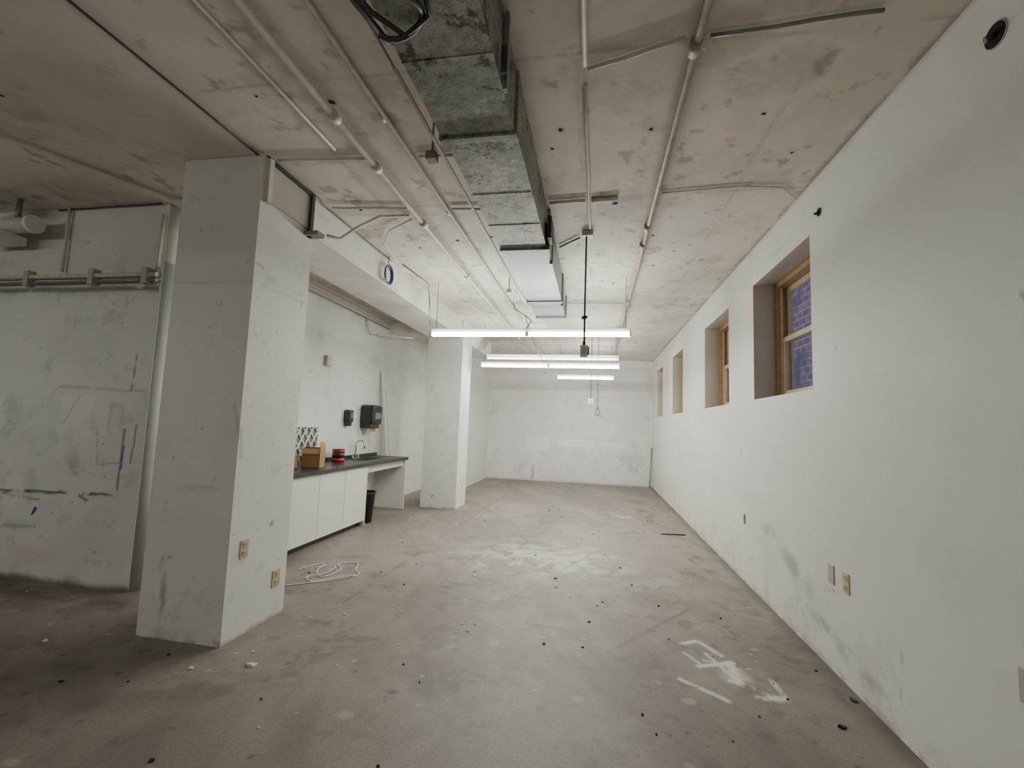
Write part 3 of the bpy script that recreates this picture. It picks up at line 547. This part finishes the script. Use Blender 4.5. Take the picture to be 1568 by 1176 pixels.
k.tube([(x,y,ZK),(x,y,ZT+0.055)],0.08,m_red,20); k.tube([(x,y,ZT+0.055),(x,y,ZT+0.13)],0.0805,m_blk,20); k.tube([(x,y,ZT+0.13),(x,y,ZT+0.165)],0.08,m_red,20); k.tube([(x,y,ZT+0.165),(x,y,ZT+0.175)],0.083,m_blk,20)
k.tube([(x+0.015*math.cos(a),y+0.083*math.cos(a),ZT+0.15+0.07*math.sin(a)) for a in [j*math.pi/10 for j in range(11)]],0.002,m_steel,6); k.done()
k=MB('wall_lattice_panel'); la,lb,za,zc=4.98,5.50,ZT+0.055,1.31; x=XL+0.012
k.box(XL+0.002,XL+0.006,la,lb,za,zc,m_pg)
def clipseg(y0,z0,dy,dz):
    t0,t1=-9,9
    for p0,dd,lo,hi in ((y0,dy,la,lb),(z0,dz,za,zc)):
        a_,b_=(lo-p0)/dd,(hi-p0)/dd
        if a_>b_: a_,b_=b_,a_
        t0=max(t0,a_);t1=min(t1,b_)
    return (t0,t1) if t1-t0>0.02 else None
for s_ in (-1,1):
    for i in range(-12,22):
        r_=clipseg(la+i*0.13,za,1,s_*1.35)
        if r_:
            k.tube([(x+0.004,la+i*0.13+r_[0],za+s_*1.35*r_[0]),(x+0.004,la+i*0.13+r_[1],za+s_*1.35*r_[1])],0.014,m_wht,6)
k.box(XL+0.002,XL+0.025,la-0.015,la,za,zc,m_wht); k.box(XL+0.002,XL+0.025,lb,lb+0.015,za,zc,m_wht); k.box(XL+0.002,XL+0.025,la,lb,zc,zc+0.015,m_wht); k.done()
k=MB('soap_dispenser'); k.box(XL,XL+0.10,6.14,6.27,1.38,1.57,m_blk,0.025); k.box(XL,XL+0.085,6.155,6.255,1.33,1.40,m_blk,0.02); k.box(XL+0.095,XL+0.104,6.18,6.23,1.45,1.53,m_pg,0.003); k.done()
k=MB('paper_towel_dispenser'); k.box(XL,XL+0.23,6.61,6.94,1.36,1.67,m_blk,0.045); k.box(XL,XL+0.19,6.63,6.92,1.30,1.39,m_blk,0.02); k.box(XL+0.225,XL+0.235,6.68,6.87,1.45,1.55,m_pg,0.004); k.poly([(XL+0.15,6.68,1.31),(XL+0.15,6.86,1.31),(XL+0.16,6.86,1.25),(XL+0.16,6.68,1.25)],m_card); k.done()
k=MB('wall_outlet_box'); k.box(XL,XL+0.05,5.56,5.68,2.14,2.28,m_plate,0.006); k.box(XL+0.05,XL+0.055,5.59,5.65,2.17,2.25,m_pw); k.done()
for (y0,y1,zt,x) in ((7.34,7.20,2.25,0.03),(7.44,7.36,1.95,0.05)):
    k=MB('leaning_board'); a=Vector((XL+0.22+x,y0,0.001)); b=Vector((XL+0.02+x,y1,zt)); wv=Vector((0,0.035,0)); tv=Vector((0.012,0,0.001))
    vs=[a-wv-tv,a+wv-tv,a+wv+tv,a-wv+tv]; ws=[v+(b-a) for v in vs]
    for i in range(4): k.poly([vs[i],vs[(i+1)%4],ws[(i+1)%4],ws[i]],m_wht)
    k.poly(vs[::-1],m_wht); k.poly(ws,m_wht); k.done()
k=MB('trash_bin'); x,y=-3.14,6.10
n=24; i0=k.mi(m_blk); prof=[(0.085,0.001),(0.115,0.40),(0.125,0.40),(0.125,0.425),(0.105,0.425),(0.08,0.02)]
rg=[[k.bm.verts.new((x+r_*math.cos(j*2*math.pi/n),y+r_*1.2*math.sin(j*2*math.pi/n),z_)) for j in range(n)] for r_,z_ in prof]
for a_ in range(len(rg)-1):
    for j in range(n):
        f=k.bm.faces.new([rg[a_][j],rg[a_][(j+1)%n],rg[a_+1][(j+1)%n],rg[a_+1][j]]); f.smooth=a_==0
k.bm.faces.new(rg[0][::-1]); k.bm.faces.new(rg[-1]); k.done()

# ------------------------------------------------------------------ outlets and holes
def outlet(ax,x,y,z,mat,sockets=True,w=0.07,h=0.115,n='wall_outlet'):
    o=MB(n); s=1 if ax=='+x' else -1
    def b(d0,d1,u0,u1,v0,v1,m,bev=0): 
        xs=sorted((x+s*d0,x+s*d1)); o.box(xs[0],xs[1],y+u0,y+u1,z+v0,z+v1,m,bev)
    b(0,0.006,-w/2,w/2,-h/2,h/2,mat,0.002)
    if sockets:
        for v in (-0.028,0.028):
            b(0.006,0.009,-0.017,0.017,v-0.016,v+0.016,m_plate,0.001)
            b(0.009,0.0095,-0.009,-0.006,v-0.006,v+0.006,m_blk); b(0.009,0.0095,0.006,0.009,v-0.006,v+0.006,m_blk)
    return o.done()
outlet('+x',C1,2.72,0.56,m_beige); outlet('+x',C1,3.06,0.27,m_beige,h=0.12,w=0.08)
outlet('-x',R,3.25,0.58,m_plate,False); outlet('-x',R,3.08,0.58,m_beige); outlet('-x',R,4.92,0.60,m_pg,True,w=0.05,h=0.09); outlet('-x',R,1.93,0.60,m_plate,False)
def hole(y,z,r):
    o=MB('wall_hole'); o.tube([(R-0.003,y,z),(R-0.001,y,z)],r*1.12,m_pw,18); o.tube([(R-0.006,y,z),(R-0.002,y,z)],r,m_dark,18)
    o.tube([(R-0.004,y,z),(R-0.03,y+0.01,z-0.01)],r*0.3,m_cable,8); return o.done()
hole(1.90,2.98,0.045); hole(3.29,2.95,0.028)
o=MB('ceiling_anchor_holes')
for (x,y,r) in ANCH: o.blob((x,y,H-0.0015),2,r,m_dark)
o.done()
k=MB('wooden_stick'); k.tube([(1.40,12.0,0.006),(1.462,12.1,1.0)],0.012,m_pg); k.done()

# ------------------------------------------------------------------ debris
def smooth(pts,n=6):
    out=[]
    for i in range(len(pts)-1):
        p0=pts[max(0,i-1)];p1=pts[i];p2=pts[i+1];p3=pts[min(len(pts)-1,i+2)]
        for k in range(n):
            t=k/n; out.append(tuple(0.5*((2*p1[j])+(-p0[j]+p2[j])*t+(2*p0[j]-5*p1[j]+4*p2[j]-p3[j])*t*t+(-p0[j]+3*p1[j]-3*p2[j]+p3[j])*t**3) for j in (0,1)))
    return out+[pts[-1]]
o=MB('floor_debris')
m_pap=simple('paper_scrap',(0.65,0.64,0.6),0.8)
spec=[(-1.91,2.46,0.03,m_pap),(-1.07,4.33,0.022,m_pap),(-0.33,4.48,0.022,m_blk),(-2.2,2.35,0.014,m_pap),(-3.3,2.4,0.015,m_pap),(-0.72,8.0,0.03,m_bluet),(1.24,2.66,0.024,m_dark),(1.43,2.93,0.022,m_blk),(0.3,5.0,0.014,m_blk),(-1.2,2.9,0.008,m_pap),(-0.9,3.3,0.012,m_pap),(0.1,4.0,0.01,m_blk)]
for i in range(230):
    x=random.uniform(-4.5,1.4); y=random.uniform(1.6,11.5)
    if x<-3.0 and y>3.1: continue
    if C0-0.05<x<C1+0.05 and (2.5<y<3.25 or 7.4<y<8.1): continue
    if x<-2.75 and y>9.6: continue
    spec.append((x,y,random.uniform(0.004,0.012),random.choice([m_pap,m_blk,m_blk,m_dark,m_dark])))
for x,y,r,m in spec:
    n=random.randint(4,6); a0=random.random()*6; base=[];top=[]
    for j in range(n):
        a=a0+j*2*math.pi/n; q=r*random.uniform(0.6,1.4); base.append(Vector((x+q*math.cos(a),y+q*math.sin(a),0.0005))); top.append(Vector((x+q*0.85*math.cos(a),y+q*0.85*math.sin(a),0.003+r*random.uniform(0.05,0.5))))
    o.poly(top,m)
    for j in range(n): o.poly([base[j],base[(j+1)%n],top[(j+1)%n],top[j]],m)
o.done()
k=MB('floor_string')
k.tube([p+(0.005,) for p in smooth([(-2.72,4.02),(-2.60,4.25),(-2.52,4.02),(-2.38,3.90),(-2.34,4.12),(-2.45,4.28),(-2.3,4.36),(-2.2,4.15),(-2.12,4.05),(-2.25,3.85),(-2.42,3.72),(-2.55,3.62)])],0.0045,m_wht)
k.tube([p+(0.012,) for p in smooth([(-2.60,4.10),(-2.44,4.2),(-2.40,3.98),(-2.50,3.85),(-2.38,3.76),(-2.2,3.95),(-2.05,3.98)])],0.004,m_wht); k.done()
pipe('metal_rod',[(0.95,6.75,0.008),(1.28,6.81,0.008)],0.008,m_cable)

# ------------------------------------------------------------------ world & camera
wd=bpy.data.worlds.new('dusk'); bpy.context.scene.world=wd; wd.use_nodes=True
bg=wd.node_tree.nodes['Background']; bg.inputs[0].default_value=(0.50,0.54,0.80,1); bg.inputs[1].default_value=0.85

f,a,p,r=697.4866,0.18,0.0905,0.037
fw=Vector((-math.sin(a)*math.cos(p),math.cos(a)*math.cos(p),math.sin(p)))
rt=Vector((math.cos(a),math.sin(a),0)); up=rt.cross(fw)
rt2=math.cos(r)*rt+math.sin(r)*up; up2=-math.sin(r)*rt+math.cos(r)*up
cd=bpy.data.cameras.new('camera'); cd.sensor_fit='HORIZONTAL'; cd.sensor_width=36; cd.lens=36*f/1568; cd.clip_start=0.05
co=bpy.data.objects.new('camera',cd); bpy.context.collection.objects.link(co)
M=Matrix((rt2,up2,-fw)).transposed().to_4x4(); M.translation=Vector((0,0,1.4299)); co.matrix_world=M
bpy.context.scene.camera=co
